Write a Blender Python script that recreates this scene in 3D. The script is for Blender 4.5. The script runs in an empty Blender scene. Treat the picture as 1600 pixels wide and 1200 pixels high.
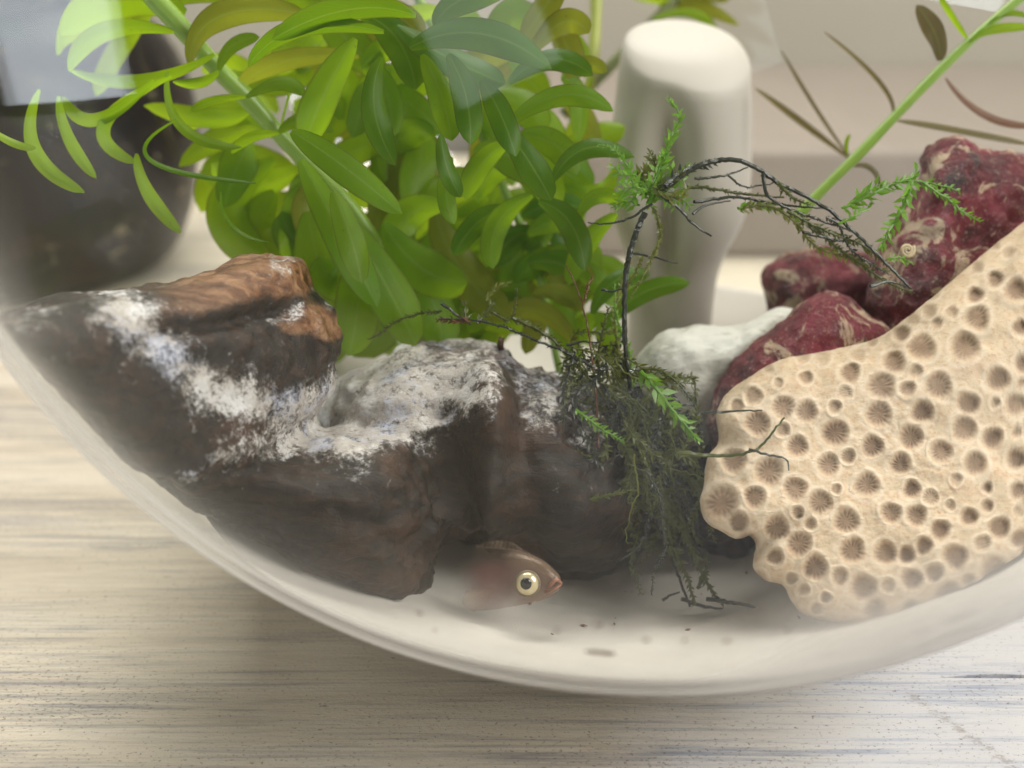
import bpy, bmesh, math, random
import numpy as np
from mathutils import Vector, noise
random.seed(7); rng = np.random.default_rng(7)
sc = bpy.context.scene
# ------------------------------------------------------------------ camera, world, light, exposure (1 unit = 1 cm)
sc.unit_settings.scale_length = 0.01
PITCH = math.radians(24); HF = math.radians(50); F = 800/math.tan(HF/2)
CAM = np.array([-1.786, -16.74, 10.58])
cd = bpy.data.cameras.new('camera'); cam = bpy.data.objects.new('camera', cd); sc.collection.objects.link(cam)
cam.location = CAM; cam.rotation_euler = (math.pi/2-PITCH, 0, 0)
cd.sensor_width = 36; cd.lens = 18/math.tan(HF/2); cd.clip_start = 0.5; cd.clip_end = 2000
cd.dof.use_dof = True; cd.dof.focus_distance = 15.5; cd.dof.aperture_fstop = 0.0386/0.285
sc.camera = cam
w = bpy.data.worlds.new('World'); sc.world = w; w.use_nodes = True
w.node_tree.nodes['Background'].inputs[0].default_value = (1.0, .93, .84, 1)
w.node_tree.nodes['Background'].inputs[1].default_value = 0.15
def area(name, loc, target, sx, sy, power, col):
    l = bpy.data.lights.new(name, 'AREA'); l.shape = 'RECTANGLE'; l.size = sx; l.size_y = sy; l.energy = power; l.color = col
    o = bpy.data.objects.new(name, l); sc.collection.objects.link(o); o.location = loc
    o.rotation_euler = (Vector(target)-Vector(loc)).to_track_quat('-Z', 'Y').to_euler(); return o
area('window_light', (50, -22, 42), (1, -2, 4), 34, 38, 43000, (1.0, .97, .94))
area('side_window_light', (-66, -16, 6.75), (0, -16, 6.75), 24, 20.5, 12500, (.84, .92, 1.0))
area('room_window_light', (-32, -62, 19), (-4, -8, 11), 16, 46, 4200, (.86, .93, 1.0)).rotation_euler.rotate_axis('Z', .45)
area('back_light', (-4, 27, 62), (0, -3, 4), 56, 30, 54000, (1.0, .97, .92))  # backlight added above and behind to shine through the leaves
sc.view_settings.view_transform = 'Standard'; sc.view_settings.look = 'None'
sc.view_settings.exposure = 0.42; sc.view_settings.gamma = 1.0
sc.cycles.transparent_max_bounces = 40; sc.cycles.max_bounces = 10
sc.cycles.use_denoising = True
# ------------------------------------------------------------------ helpers
RIGHT = np.array([1., 0, 0]); FWD = np.array([0, math.cos(PITCH), -math.sin(PITCH)]); UP = np.array([0, math.sin(PITCH), math.cos(PITCH)])
BC = np.array([0, 0, 9.6]); R_OUT, R_IN = 10.0, 9.88
def at(px, py, t):                       # a point of the place: pixel of the photograph, metres along the view axis
    px, py, t = np.broadcast_arrays(np.asarray(px, float), np.asarray(py, float), np.asarray(t, float))
    return CAM + t[..., None]*(RIGHT*((px-800)/F)[..., None] + UP*((600-py)/F)[..., None] + FWD)
def pix(v):
    d = np.asarray(v)-CAM; t = d@FWD
    return 800+F*(d@RIGHT)/t, 600-F*(d@UP)/t, t
def inside(v, r=9.7):                    # keep what lives in the bowl inside its wall
    d = v-BC; n = np.linalg.norm(d, axis=1); k = np.minimum(1, r/np.maximum(n, 1e-6)); return BC+d*k[:, None]
def link(o, parent=None):
    sc.collection.objects.link(o)
    if parent is not None: o.parent = parent
    return o
def tag(o, label=None, cat=None, group=None, kind=None):
    for k, v in (('label', label), ('category', cat), ('group', group), ('kind', kind)):
        if v: o[k] = v
    return o
def thing(name, label, cat, group=None):
    return tag(link(bpy.data.objects.new(name, None)), label, cat, group)
def mesh(name, v, f, mat, parent=None, smooth=True, uv=None, attrs=None):
    me = bpy.data.meshes.new(name)
    me.from_pydata(np.asarray(v).tolist(), [], [tuple(int(i) for i in q) for q in f])
    if smooth: me.polygons.foreach_set('use_smooth', [True]*len(me.polygons))
    if uv is not None:
        l = me.uv_layers.new(name='UVMap'); idx = np.zeros(len(me.loops), int); me.loops.foreach_get('vertex_index', idx)
        l.data.foreach_set('uv', np.asarray(uv)[idx].ravel())
    for k, a in (attrs or {}).items():
        at_ = me.attributes.new(k, 'FLOAT', 'POINT'); at_.data.foreach_set('value', np.asarray(a, float))
    for m in (mat if isinstance(mat, (list, tuple)) else [mat]): me.materials.append(m)
    me.update()
    return link(bpy.data.objects.new(name, me), parent)
def grid_faces(nu, nv, wrap=False, off=0):
    f = []
    for i in range(nu-1):
        for j in range(nv if wrap else nv-1):
            k = (j+1) % nv
            f.append((off+i*nv+j, off+i*nv+k, off+(i+1)*nv+k, off+(i+1)*nv+j))
    return f
def spline(p, n, closed=False):
    p = np.asarray(p, float); m = len(p); out = []
    seg = m if closed else m-1
    for s in np.linspace(0, seg, n, endpoint=not closed):
        i = min(int(s), seg-1); u = s-i
        g = (lambda k: p[k % m]) if closed else (lambda k: p[min(max(k, 0), m-1)])
        a, b, c, d = g(i-1), g(i), g(i+1), g(i+2)
        out.append(.5*((2*b)+(-a+c)*u+(2*a-5*b+4*c-d)*u*u+(-a+3*b-3*c+d)*u**3))
    return np.array(out)
def tube_geo(pts, rad, ns=8):
    pts = np.asarray(pts, float); n = len(pts); rad = np.broadcast_to(np.asarray(rad, float), (n,))
    tan = np.gradient(pts, axis=0); tan /= np.maximum(np.linalg.norm(tan, axis=1), 1e-9)[:, None]
    ref = np.array([.13, .2, .97]); v = []
    for p, t, r in zip(pts, tan, rad):
        a = np.cross(t, ref)
        if np.linalg.norm(a) < .1: a = np.cross(t, [1, 0, 0])
        a /= np.linalg.norm(a); b = np.cross(t, a)
        for k in range(ns):
            q = 2*math.pi*k/ns; v.append(p+r*(a*math.cos(q)+b*math.sin(q)))
    f = grid_faces(n, ns, True); v += [pts[0], pts[-1]]; e = n*ns
    for k in range(ns):
        f.append((e, (k+1) % ns, k)); f.append((e+1, (n-1)*ns+k, (n-1)*ns+(k+1) % ns))
    return np.array(v), f
def fbm(v, s, octv=4, seed=0.0):
    o = Vector((seed*13.7, seed*7.1, -seed*5.3))
    return np.array([noise.fractal(Vector(p)*s+o, 1.0, 2.0, octv) for p in np.asarray(v)])
def normals(o):
    a = np.zeros(len(o.data.vertices)*3); o.data.vertices.foreach_get('co', a); b = np.zeros_like(a)
    o.data.update(); o.data.vertex_normals.foreach_get('vector', b)
    return a.reshape(-1, 3), b.reshape(-1, 3)
def setco(o, v): o.data.vertices.foreach_set('co', np.asarray(v).ravel()); o.data.update()
def solid(outline, c, t0, front, back, dtdx=0., dtdy=0., na=96, nr=14, p=2.2):
    """closed body whose outline is a photographed contour: a domed front and a domed back that meet in it"""
    o = spline(outline, na, True); c = np.array(c, float); v = []; f = []
    for sgn, th in ((-1, front), (1, back)):
        off = len(v)
        for s in np.linspace(1, 0.0, nr, endpoint=False)[::-1]:
            q = c+(o-c)*s
            t = t0+(q[:, 0]-c[0])*dtdx+(q[:, 1]-c[1])*dtdy+sgn*th*(1-s**p)**(1/p)
            v += list(at(q[:, 0], q[:, 1], t))
        g = grid_faces(nr, na, True, off)
        v.append(at(c[0], c[1], t0+sgn*th)); ci = len(v)-1
        g += [(ci, off+(k+1) % na, off+k) for k in range(na)]
        f += g if sgn > 0 else [x[::-1] for x in g]
    return np.array(v), f
def weld(o, d=1e-4):
    b = bmesh.new(); b.from_mesh(o.data); bmesh.ops.remove_doubles(b, verts=b.verts, dist=d)
    bmesh.ops.recalc_face_normals(b, faces=b.faces); b.to_mesh(o.data); b.free(); o.data.update()
def remesh(o, vox, smooth=2):
    m = o.modifiers.new('r', 'REMESH'); m.mode = 'VOXEL'; m.voxel_size = vox; m.use_smooth_shade = True
    if smooth:
        s = o.modifiers.new('s', 'SMOOTH'); s.iterations = smooth; s.factor = .5
    dg = bpy.context.evaluated_depsgraph_get(); me = bpy.data.meshes.new_from_object(o.evaluated_get(dg))
    mats = list(o.data.materials); o.modifiers.clear(); o.data = me; me.name = o.name; me.materials.clear()
    for x in mats: me.materials.append(x)
def sm(x, a, b): u = np.clip((np.asarray(x, float)-a)/(b-a), 0, 1); return u*u*(3-2*u)
def polydist(x, y, line):
    d = np.full(np.shape(x), 1e9)
    for (ax, ay), (bx, by) in zip(line[:-1], line[1:]):
        L = (bx-ax)**2+(by-ay)**2; u = np.clip(((x-ax)*(bx-ax)+(y-ay)*(by-ay))/L, 0, 1)
        d = np.minimum(d, np.hypot(x-ax-u*(bx-ax), y-ay-u*(by-ay)))
    return d
# ------------------------------------------------------------------ material builder
class M:
    def __init__(s, name):
        s.m = bpy.data.materials.new(name); s.m.use_nodes = True; s.t = s.m.node_tree; s.t.nodes.clear()
        s.out = s.n('ShaderNodeOutputMaterial')
    def n(s, typ, **kw):
        x = s.t.nodes.new(typ)
        for k, v in kw.items():
            if hasattr(x, k): setattr(x, k, v)
        return x
    def put(s, sock, val):
        if isinstance(val, bpy.types.NodeSocket): s.t.links.new(val, sock)
        elif isinstance(val, (tuple, list)) and len(val) == 3 and sock.type == 'RGBA': sock.default_value = (*val, 1)
        else: sock.default_value = val
    def coord(s, scale=(1, 1, 1), kind='Object', rot=(0, 0, 0)):
        c = s.n('ShaderNodeTexCoord'); m = s.n('ShaderNodeMapping'); m.inputs['Scale'].default_value = scale; m.inputs['Rotation'].default_value = rot
        s.t.links.new(c.outputs[kind], m.inputs[0]); return m.outputs[0]
    def noise(s, vec, scale, detail=4, rough=.55, dist=0.):
        x = s.n('ShaderNodeTexNoise'); s.put(x.inputs['Vector'], vec)
        for k, v in (('Scale', scale), ('Detail', detail), ('Roughness', rough), ('Distortion', dist)): x.inputs[k].default_value = v
        return x.outputs['Fac']
    def voro(s, vec, scale, feat='F1'):
        x = s.n('ShaderNodeTexVoronoi', feature=feat); s.put(x.inputs['Vector'], vec); x.inputs['Scale'].default_value = scale; return x.outputs['Distance']
    def ramp(s, fac, stops):
        x = s.n('ShaderNodeValToRGB'); s.put(x.inputs[0], fac); e = x.color_ramp.elements
        while len(e) < len(stops): e.new(.5)
        for i, (p, c) in enumerate(stops):
            e[i].position = p; e[i].color = (*c, 1) if isinstance(c, tuple) else (c, c, c, 1)
        return x.outputs[0]
    def mix(s, fac, a, b, mode='MIX'):
        x = s.n('ShaderNodeMix', data_type='RGBA', blend_type=mode); s.put(x.inputs[0], fac); s.put(x.inputs[6], a); s.put(x.inputs[7], b); return x.outputs[2]
    def math(s, op, a, b=0., clamp=False):
        x = s.n('ShaderNodeMath', operation=op, use_clamp=clamp); s.put(x.inputs[0], a); s.put(x.inputs[1], b); return x.outputs[0]
    def attr(s, name): return s.n('ShaderNodeAttribute', attribute_name=name).outputs['Fac']
    def bump(s, h, strength=.5, dist=.05):
        x = s.n('ShaderNodeBump'); s.put(x.inputs['Height'], h); x.inputs['Strength'].default_value = strength; x.inputs['Distance'].default_value = dist; return x.outputs[0]
    def bsdf(s, col, rough=.6, normal=None, **kw):
        x = s.n('ShaderNodeBsdfPrincipled'); s.put(x.inputs['Base Color'], col); s.put(x.inputs['Roughness'], rough)
        if normal is not None: s.put(x.inputs['Normal'], normal)
        for k, v in kw.items(): s.put(x.inputs[k.replace('_', ' ')], v)
        return x.outputs[0]
    def mixs(s, fac, a, b):
        x = s.n('ShaderNodeMixShader'); s.put(x.inputs[0], fac); s.t.links.new(a, x.inputs[1]); s.t.links.new(b, x.inputs[2]); return x.outputs[0]
    def done(s, sh): s.t.links.new(sh, s.out.inputs['Surface']); return s.m
# ------------------------------------------------------------------ the setting: tabletop, wall
def mat_table():
    m = M('whitewashed_wood'); g = m.coord((.10, 1.6, 1)); o = m.coord()
    warp = m.noise(o, .35, 2)
    gr = m.noise(m.coord((.10, 1.0, 1)), 1.1, 8, .7, .4); gr2 = m.noise(m.coord((.16, 5.0, 1)), 1.5, 8, .74, .25); gr3 = m.noise(m.coord((.5, 9.0, 1)), 2.2, 5, .7, .2); patch = m.noise(m.coord((.09, .45, 1)), 1.4, 5, .62, .5)
    col = m.ramp(gr, [(.32, (.50, .43, .33)), (.5, (.66, .585, .46)), (.70, (.73, .67, .56))])
    col = m.mix(m.math('MULTIPLY', m.ramp(gr3, [(.42, 0.), (.7, 1.)]), .30), col, (.40, .35, .28))
    thr = m.math('ADD', gr2, m.math('MULTIPLY', m.math('SUBTRACT', patch, .5), .60))
    streak = m.ramp(thr, [(.48, 0.), (.57, .40), (.68, 1.)])
    col = m.mix(m.math('MULTIPLY', streak, .80), col, (.22, .215, .225))
    glare = m.ramp(m.math('ADD', m.math('ADD', m.math('MULTIPLY', m.n_x(o), .13), m.math('MULTIPLY', m.n_y(o), -.05)), m.math('MULTIPLY', warp, .7)), [(.45, 0.), (1.0, 1.)])  # bluish-white window glare put into the colour, front right
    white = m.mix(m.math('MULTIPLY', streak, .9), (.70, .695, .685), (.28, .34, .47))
    col = m.mix(glare, col, white)
    sp = m.noise(m.coord((.8, 1.3, 1)), 17, 3, .75); pit = m.ramp(m.math('ADD', sp, m.math('MULTIPLY', m.math('SUBTRACT', patch, .5), .25)), [(.595, 0.), (.65, 1.)])
    col = m.mix(m.math('MULTIPLY', pit, .7), col, (.17, .13, .09))
    ch2 = m.ramp(m.noise(m.coord((.55, 1.6, 1)), 3.4, 6, .75, .3), [(.665, 0.), (.685, 1.)]); col = m.mix(m.math('MULTIPLY', ch2, .7), col, (.20, .155, .12))
    # worn patch of bare wood running across the whitewash
    dx = m.math('SUBTRACT', m.n_x(o), m.math('ADD', m.math('MULTIPLY', m.n_y(o), -.62), 1.48))
    near = m.math('SUBTRACT', 1., m.math('MULTIPLY', m.math('ABSOLUTE', dx), 1.15), True)
    front = m.ramp(m.math('MULTIPLY', m.n_y(o), -.2), [(.78, 0.), (.80, 1.)])
    chip = m.ramp(m.math('MULTIPLY', m.math('MULTIPLY', near, front), m.noise(m.coord((1.4, 3.0, 1), rot=(0, 0, .5)), 4.2, 7, .8)), [(.475, 0.), (.505, 1.)])
    col = m.mix(m.math('MULTIPLY', chip, .5), col, (.34, .29, .25))
    h = m.math('SUBTRACT', m.math('ADD', m.math('MULTIPLY', gr2, .5), m.math('MULTIPLY', sp, .7)), m.math('ADD', m.math('MULTIPLY', pit, .4), m.math('MULTIPLY', chip, .5)))
    return m.done(m.bsdf(col, .48, m.bump(h, .4, .05)))
def _axis(i):
    def fn(s, vec):
        x = s.n('ShaderNodeSeparateXYZ'); s.put(x.inputs[0], vec); return x.outputs[i]
    return fn
M.n_x, M.n_y, M.n_z = _axis(0), _axis(1), _axis(2)
table = tag(link(bpy.data.objects.new('table', None)), 'whitewashed wooden tabletop with grey grain under the glass bowl', 'table')
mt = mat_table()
yj = at(1525, 1045, 16.2)[1]
edges = [-16.0, yj-.02, 8.6, 20.4, 32.0]
xs = np.concatenate([np.linspace(-45, -12, 8), np.linspace(-11, 11, 45), np.linspace(12, 60, 10)])
gap = .10*sm(xs, 4.72, 4.86)*(.75+.25*np.sin(xs*5))
for i in range(4):
    lo = edges[i]+(gap if i == 1 else 0*xs)+.001; hi = edges[i+1]-.001-0*xs
    v = []
    for x, a, b in zip(xs, lo, hi):
        v += [(x, a, -2.0), (x, a, 0), (x, b, 0), (x, b, -2.0)]
    f = grid_faces(len(xs), 4, True)+[(0, 1, 2, 3), tuple(4*(len(xs)-1)+k for k in (3, 2, 1, 0))]
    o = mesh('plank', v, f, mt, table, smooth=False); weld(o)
def mat_plain(name, c1, c2, rough=.5, sc_=4., **kw):
    m = M(name); o = m.coord(); n = m.noise(o, sc_, 4); return m.done(m.bsdf(m.mix(n, c1, c2), rough, m.bump(n, .3, .03), **kw))
def mat_wall():
    m = M('wall_paint'); o = m.coord()
    return m.done(m.bsdf(m.mix(m.noise(o, .15, 3), (.40, .365, .31), (.44, .405, .345)), .7, m.bump(m.noise(o, 6, 3), .1, .05)))
mw = mat_wall()
def box(x0, x1, y0, y1, z0, z1):
    v = [(x, y, z) for x in (x0, x1) for y in (y0, y1) for z in (z0, z1)]
    return v, [(0, 1, 3, 2), (4, 6, 7, 5), (0, 4, 5, 1), (2, 3, 7, 6), (0, 2, 6, 4), (1, 5, 7, 3)]
o = mesh('wall', *box(-90, 120, 36, 38, -40, 110), mw, smooth=False); tag(o, kind='structure')
o = mesh('back_board', *box(-.4, 120, 17.0, 35.99, .003, 3.42), mat_plain('taupe_board', (.24, .20, .17), (.28, .235, .20), .6, .6), smooth=False); tag(o, kind='structure')  # taupe board low along the back right
bv = o.modifiers.new('b', 'BEVEL'); bv.width = .25; bv.segments = 3
# ------------------------------------------------------------------ glass bowl, water, added liner
def mat_glass(f0, tint, name, haze=False):
    m = M(name); lw = m.n('ShaderNodeLayerWeight'); lw.inputs[0].default_value = .5; fc = lw.outputs['Facing']
    fac = m.math('ADD', m.math('MULTIPLY', m.math('POWER', fc, 9.), .60-f0), f0, True)
    tr = m.n('ShaderNodeBsdfTransparent'); tr.inputs[0].default_value = (*tint, 1); base = tr.outputs[0]
    if haze:                                                   # haze and glare of thick glass put into the colour, denser low in front
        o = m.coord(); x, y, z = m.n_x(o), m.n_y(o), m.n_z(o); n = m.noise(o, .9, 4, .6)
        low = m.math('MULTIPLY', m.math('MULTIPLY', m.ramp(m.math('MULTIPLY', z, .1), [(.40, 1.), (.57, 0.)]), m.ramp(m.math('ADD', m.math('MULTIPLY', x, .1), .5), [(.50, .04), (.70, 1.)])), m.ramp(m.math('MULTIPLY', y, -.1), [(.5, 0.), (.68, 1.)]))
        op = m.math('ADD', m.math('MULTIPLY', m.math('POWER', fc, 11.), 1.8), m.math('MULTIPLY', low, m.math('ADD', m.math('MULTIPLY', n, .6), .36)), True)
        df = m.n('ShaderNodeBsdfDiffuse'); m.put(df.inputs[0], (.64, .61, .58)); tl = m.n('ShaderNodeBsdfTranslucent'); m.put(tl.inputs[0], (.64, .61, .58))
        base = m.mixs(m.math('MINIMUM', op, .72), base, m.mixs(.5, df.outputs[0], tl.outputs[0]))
    gl = m.n('ShaderNodeBsdfGlossy'); gl.inputs['Roughness'].default_value = 0.0
    return m.done(m.mixs(fac, base, gl.outputs[0]))
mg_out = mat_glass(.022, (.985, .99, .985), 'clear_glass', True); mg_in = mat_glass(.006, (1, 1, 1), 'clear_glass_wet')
bowl = thing('glass_bowl', 'round clear glass fishbowl standing on the whitewashed table', 'fishbowl')
ns = 128; prof = []
for a in np.linspace(0, math.radians(140), 60): prof.append((R_OUT*math.sin(a), max(9.6-R_OUT*math.cos(a), .004)))
for k in range(1, 8): q = math.pi*k/8; prof.append((6.43+.25*math.cos(q)-.1, 17.35+.22*math.sin(q)))
no = len(prof)
for a in np.linspace(math.radians(140), 0, 60): prof.append((R_IN*math.sin(a), 9.6-R_IN*math.cos(a)))
v = [(r*math.cos(2*math.pi*k/ns), r*math.sin(2*math.pi*k/ns), z) for r, z in prof for k in range(ns)]
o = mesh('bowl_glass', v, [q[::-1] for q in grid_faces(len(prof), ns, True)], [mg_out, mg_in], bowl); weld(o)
me = o.data
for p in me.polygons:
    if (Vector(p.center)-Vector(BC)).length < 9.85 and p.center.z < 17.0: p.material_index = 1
def mat_water():
    m = M('still_water'); tr = m.n('ShaderNodeBsdfTransparent'); tr.inputs[0].default_value = (.985, .99, .98, 1)
    m.done(tr.outputs[0])
    return m.m
v = []; za = np.linspace(0, math.acos((9.6-15.6)/9.85), 40)
for a in za:
    for k in range(64): v.append((9.85*math.sin(a)*math.cos(2*math.pi*k/64), 9.85*math.sin(a)*math.sin(2*math.pi*k/64), 9.6-9.85*math.cos(a)))
f = [q[::-1] for q in grid_faces(40, 64, True)]; f.append(tuple(range(39*64, 40*64)))
o = mesh('water', v, f, mat_water()); weld(o); tag(o, kind='structure')
def mat_liner():
    m = M('pale_liner'); o = m.coord(); n1 = m.noise(o, 26, 4, .7); n2 = m.noise(o, 1.1, 3)
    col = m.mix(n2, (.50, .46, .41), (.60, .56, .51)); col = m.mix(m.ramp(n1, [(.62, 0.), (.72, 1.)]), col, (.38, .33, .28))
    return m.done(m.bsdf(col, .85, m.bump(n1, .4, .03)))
ms = mat_liner(); RS = 7.0; v = []
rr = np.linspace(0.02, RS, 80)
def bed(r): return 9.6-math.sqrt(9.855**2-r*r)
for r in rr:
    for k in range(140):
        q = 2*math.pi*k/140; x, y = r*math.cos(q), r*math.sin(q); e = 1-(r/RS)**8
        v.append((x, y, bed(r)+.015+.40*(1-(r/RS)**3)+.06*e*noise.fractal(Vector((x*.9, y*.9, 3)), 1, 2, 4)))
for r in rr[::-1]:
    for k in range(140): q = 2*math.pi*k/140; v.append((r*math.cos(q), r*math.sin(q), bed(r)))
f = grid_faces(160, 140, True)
o = mesh('liner', v, f, ms); tag(o, 'added pale sand in the bottom of the bowl', 'liner', kind='stuff'); weld(o, 1e-3)  # added pale layer stands for window light refracted in the bare glass base
def linerz(x, y): r = min(math.hypot(x, y), RS); return bed(r)+.015+.40*(1-(r/RS)**3)
# ------------------------------------------------------------------ driftwood
def mat_wood():
    m = M('wet_driftwood'); o = m.coord(); g = m.coord((1, 1, 1), rot=(.3, .5, -.35))
    st = m.noise(m.coord((.7, 3.5, 3.5), rot=(.2, .35, -.25)), 1.6, 6, .65, .6)
    n2 = m.noise(o, .8, 4)
    col = m.ramp(st, [(.32, (.004, .003, .0025)), (.5, (.011, .007, .005)), (.68, (.040, .020, .012))])
    col = m.mix(m.math('MULTIPLY', m.ramp(n2, [(.54, 0.), (.66, 1.)]), .45), col, (.085, .036, .018))
    org = m.ramp(st, [(.34, (.06, .024, .011)), (.48, (.17, .07, .028)), (.66, (.34, .19, .10))])
    col = m.mix(m.ramp(m.math('ADD', m.attr('bare'), m.math('MULTIPLY', m.math('SUBTRACT', m.noise(o, 2.2, 5, .7), .5), 1.3)), [(.30, 0.), (.85, .9)]), col, org)
    sn = m.noise(o, 4.6, 6, .78); sn2 = m.noise(o, 1.2, 4, .6); sf = m.noise(o, 17, 4, .7)
    s = m.math('ADD', m.attr('silt_sheen'), m.math('ADD', m.math('MULTIPLY', m.math('SUBTRACT', sn, .5), 2.4), m.math('MULTIPLY', m.math('SUBTRACT', sn2, .5), 1.2)))
    s = m.math('ADD', s, m.math('MULTIPLY', m.math('SUBTRACT', sf, .5), 1.3))
    sm_ = m.ramp(s, [(.45, 0.), (.72, .35), (1.15, 1.)])
    sc_ = m.ramp(m.math('ADD', m.math('MULTIPLY', sn2, .7), m.math('MULTIPLY', sf, .3)), [(.38, (.52, .55, .68)), (.5, (.40, .36, .32)), (.62, (.62, .60, .60))])  # bluish stop: window sheen put into the colour of the settled dust
    col = m.mix(m.math('MULTIPLY', sm_, .95), col, sc_)
    rough = m.math('ADD', m.math('MULTIPLY', sm_, .35), .38)
    h = m.math('ADD', m.math('MULTIPLY', st, .8), m.math('MULTIPLY', sn, .7))
    return m.done(m.bsdf(col, rough, m.bump(h, .7, .08), Specular_IOR_Level=.3))
mwood = mat_wood()
stump = [(-30, 505), (40, 478), (90, 462), (200, 452), (310, 430), (390, 403), (462, 402), (484, 425), (492, 455), (512, 485), (524, 510), (526, 560), (505, 640), (420, 740), (330, 800), (235, 762), (160, 690), (90, 615), (30, 562), (-30, 530)]
lobe = [(215, 720), (300, 690), (440, 672), (560, 665), (660, 690), (730, 750), (752, 830), (715, 852), (688, 868), (668, 915), (640, 932), (560, 916), (450, 868), (330, 818), (255, 778)]
dome = [(520, 590), (590, 560), (650, 541), (720, 533), (790, 542), (850, 572), (900, 618), (950, 685), (980, 760), (988, 820), (972, 868), (900, 886), (838, 880), (800, 866), (740, 850), (660, 820), (560, 760), (500, 680)]
v1, f1 = solid(stump, (260, 590), 14.7, 1.35, 1.6, .0062, -.0006, p=3.2)
v2, f2 = solid(lobe, (500, 790), 16.2, 1.9, .9, .0022, -.0008)
v3, f3 = solid(dome, (770, 710), 18.1, 2.3, 1.6, .0010, .0006)
V = np.concatenate([v1, v2, v3]); FF = list(f1)+[tuple(i+len(v1) for i in q) for q in f2]+[tuple(i+len(v1)+len(v2) for i in q) for q in f3]
log = mesh('driftwood', V, FF, mwood); weld(log); remesh(log, .085, 3)
co, nn = normals(log)
px, py, tt = pix(co)
big = fbm(co, .55, 3, 1); ridg = fbm(co*np.array([.6, 2.2, 2.2]), .9, 4, 2); fine = fbm(co, 3.0, 3, 3)
amp = np.clip((tt-11)/4, .3, 1)
stp = sm(px, 560, 480)*sm(py, 720, 640)
d = .20*big*(1-.9*stp)+.15*ridg*(1-.65*stp)+.06*fine+.03*fbm(co, 7.0, 3, 4)
d -= .22*np.exp(-(polydist(px, py, [(450, 482), (400, 492), (330, 510), (240, 520)])/13)**2)*(nn@(-FWD) > 0)       # split in the cut end
d -= .30*np.exp(-(polydist(px, py, [(690, 640), (700, 720), (720, 850)])/26)**2)*(nn@(-FWD) > 0)
d += .28*np.exp(-(polydist(px, py, [(760, 600), (770, 700), (765, 800)])/24)**2)*(nn@(-FWD) > 0)
d += .45*np.exp(-(np.hypot(px-900, py-760)/95)**2)*(nn@(-FWD) > 0)
d -= .20*np.exp(-(polydist(px, py, [(815, 590), (822, 700), (835, 860)])/20)**2)*(nn@(-FWD) > 0)
co = inside(co+nn*(d*amp)[:, None], 9.76); setco(log, co)
co, nn = normals(log); px, py, tt = pix(co)
band = np.exp(-(polydist(px, py, [(190, 492), (255, 550), (330, 610), (440, 635), (540, 650), (640, 655), (700, 620)])/42)**2)
band2 = np.exp(-(polydist(px, py, [(290, 745), (340, 710), (430, 690), (560, 690)])/22)**2)
up = sm(nn[:, 2], .35, .85)
saddle = np.exp(-(np.hypot((px-560)/70, (py-600)/50))**2)
fr = sm(py, 730, 640)
silt_sheen = np.clip(.92*band+.62*band2+.55*up*fr*(px > 420)+.18*up+.75*saddle+.20*sm(px, 260, 40)*sm(py, 600, 470), 0, 1.1)
bare = sm(polydist(px, py, [(250, 465), (330, 445), (400, 430), (455, 428)]), 62, 18)*sm(px, 160, 380)*(px < 560)+.9*sm(polydist(px, py, [(455, 500), (490, 498), (515, 512)]), 36, 12)
bare = np.clip(bare*(1-.7*np.exp(-(polydist(px, py, [(470, 470), (400, 492), (300, 520)])/12)**2))*(1-.85*np.exp(-(np.hypot((px-430)/90, (py-560)/22))**2)), 0, 1)
silt_sheen = silt_sheen*(1-.35*bare)+.14*bare
for k, a in (('silt_sheen', silt_sheen), ('bare', bare)):
    q = log.data.attributes.new(k, 'FLOAT', 'POINT'); q.data.foreach_set('value', a)
tag(log, 'dark brown driftwood with white dust and painted bluish sheen, bare orange wood at its split end', 'driftwood')
# small broken twig on top of the driftwood
tv, tf = tube_geo([at(783, 548, 17.4), at(782, 538, 17.4), at(784, 527, 17.4)], [.05, .055, .05], 8)
mesh('twig_stub', tv, tf, mwood, log)
# ------------------------------------------------------------------ coral stone
def mat_coral():
    m = M('pitted_fossil_coral'); o = m.coord(); n1 = m.noise(o, 2.2, 4); n2 = m.noise(o, 14, 4, .7)
    col = m.mix(n1, (.51, .385, .245), (.59, .475, .345)); col = m.mix(m.ramp(n2, [(.50, 0.), (.72, 1.)]), col, (.44, .27, .15)); col = m.mix(m.math('MULTIPLY', m.ramp(m.noise(o, 5, 5, .7), [(.5, 0.), (.68, 1.)]), .5), col, (.50, .31, .19))
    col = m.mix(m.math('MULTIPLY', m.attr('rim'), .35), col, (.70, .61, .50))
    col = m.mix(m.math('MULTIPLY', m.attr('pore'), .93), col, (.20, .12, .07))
    return m.done(m.bsdf(col, .75, m.bump(n2, .35, .03)))
cor = [(1700, 250), (1600, 345), (1520, 410), (1440, 478), (1370, 528), (1290, 548), (1220, 562), (1165, 592), (1130, 622), (1118, 652), (1122, 690), (1105, 715), (1100, 755), (1094, 785), (1104, 815), (1130, 832), (1150, 842), (1168, 836), (1180, 852), (1177, 885), (1196, 906), (1222, 914), (1236, 940), (1262, 962), (1350, 985), (1450, 985), (1560, 950), (1680, 880), (1760, 700), (1780, 450)]
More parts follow.
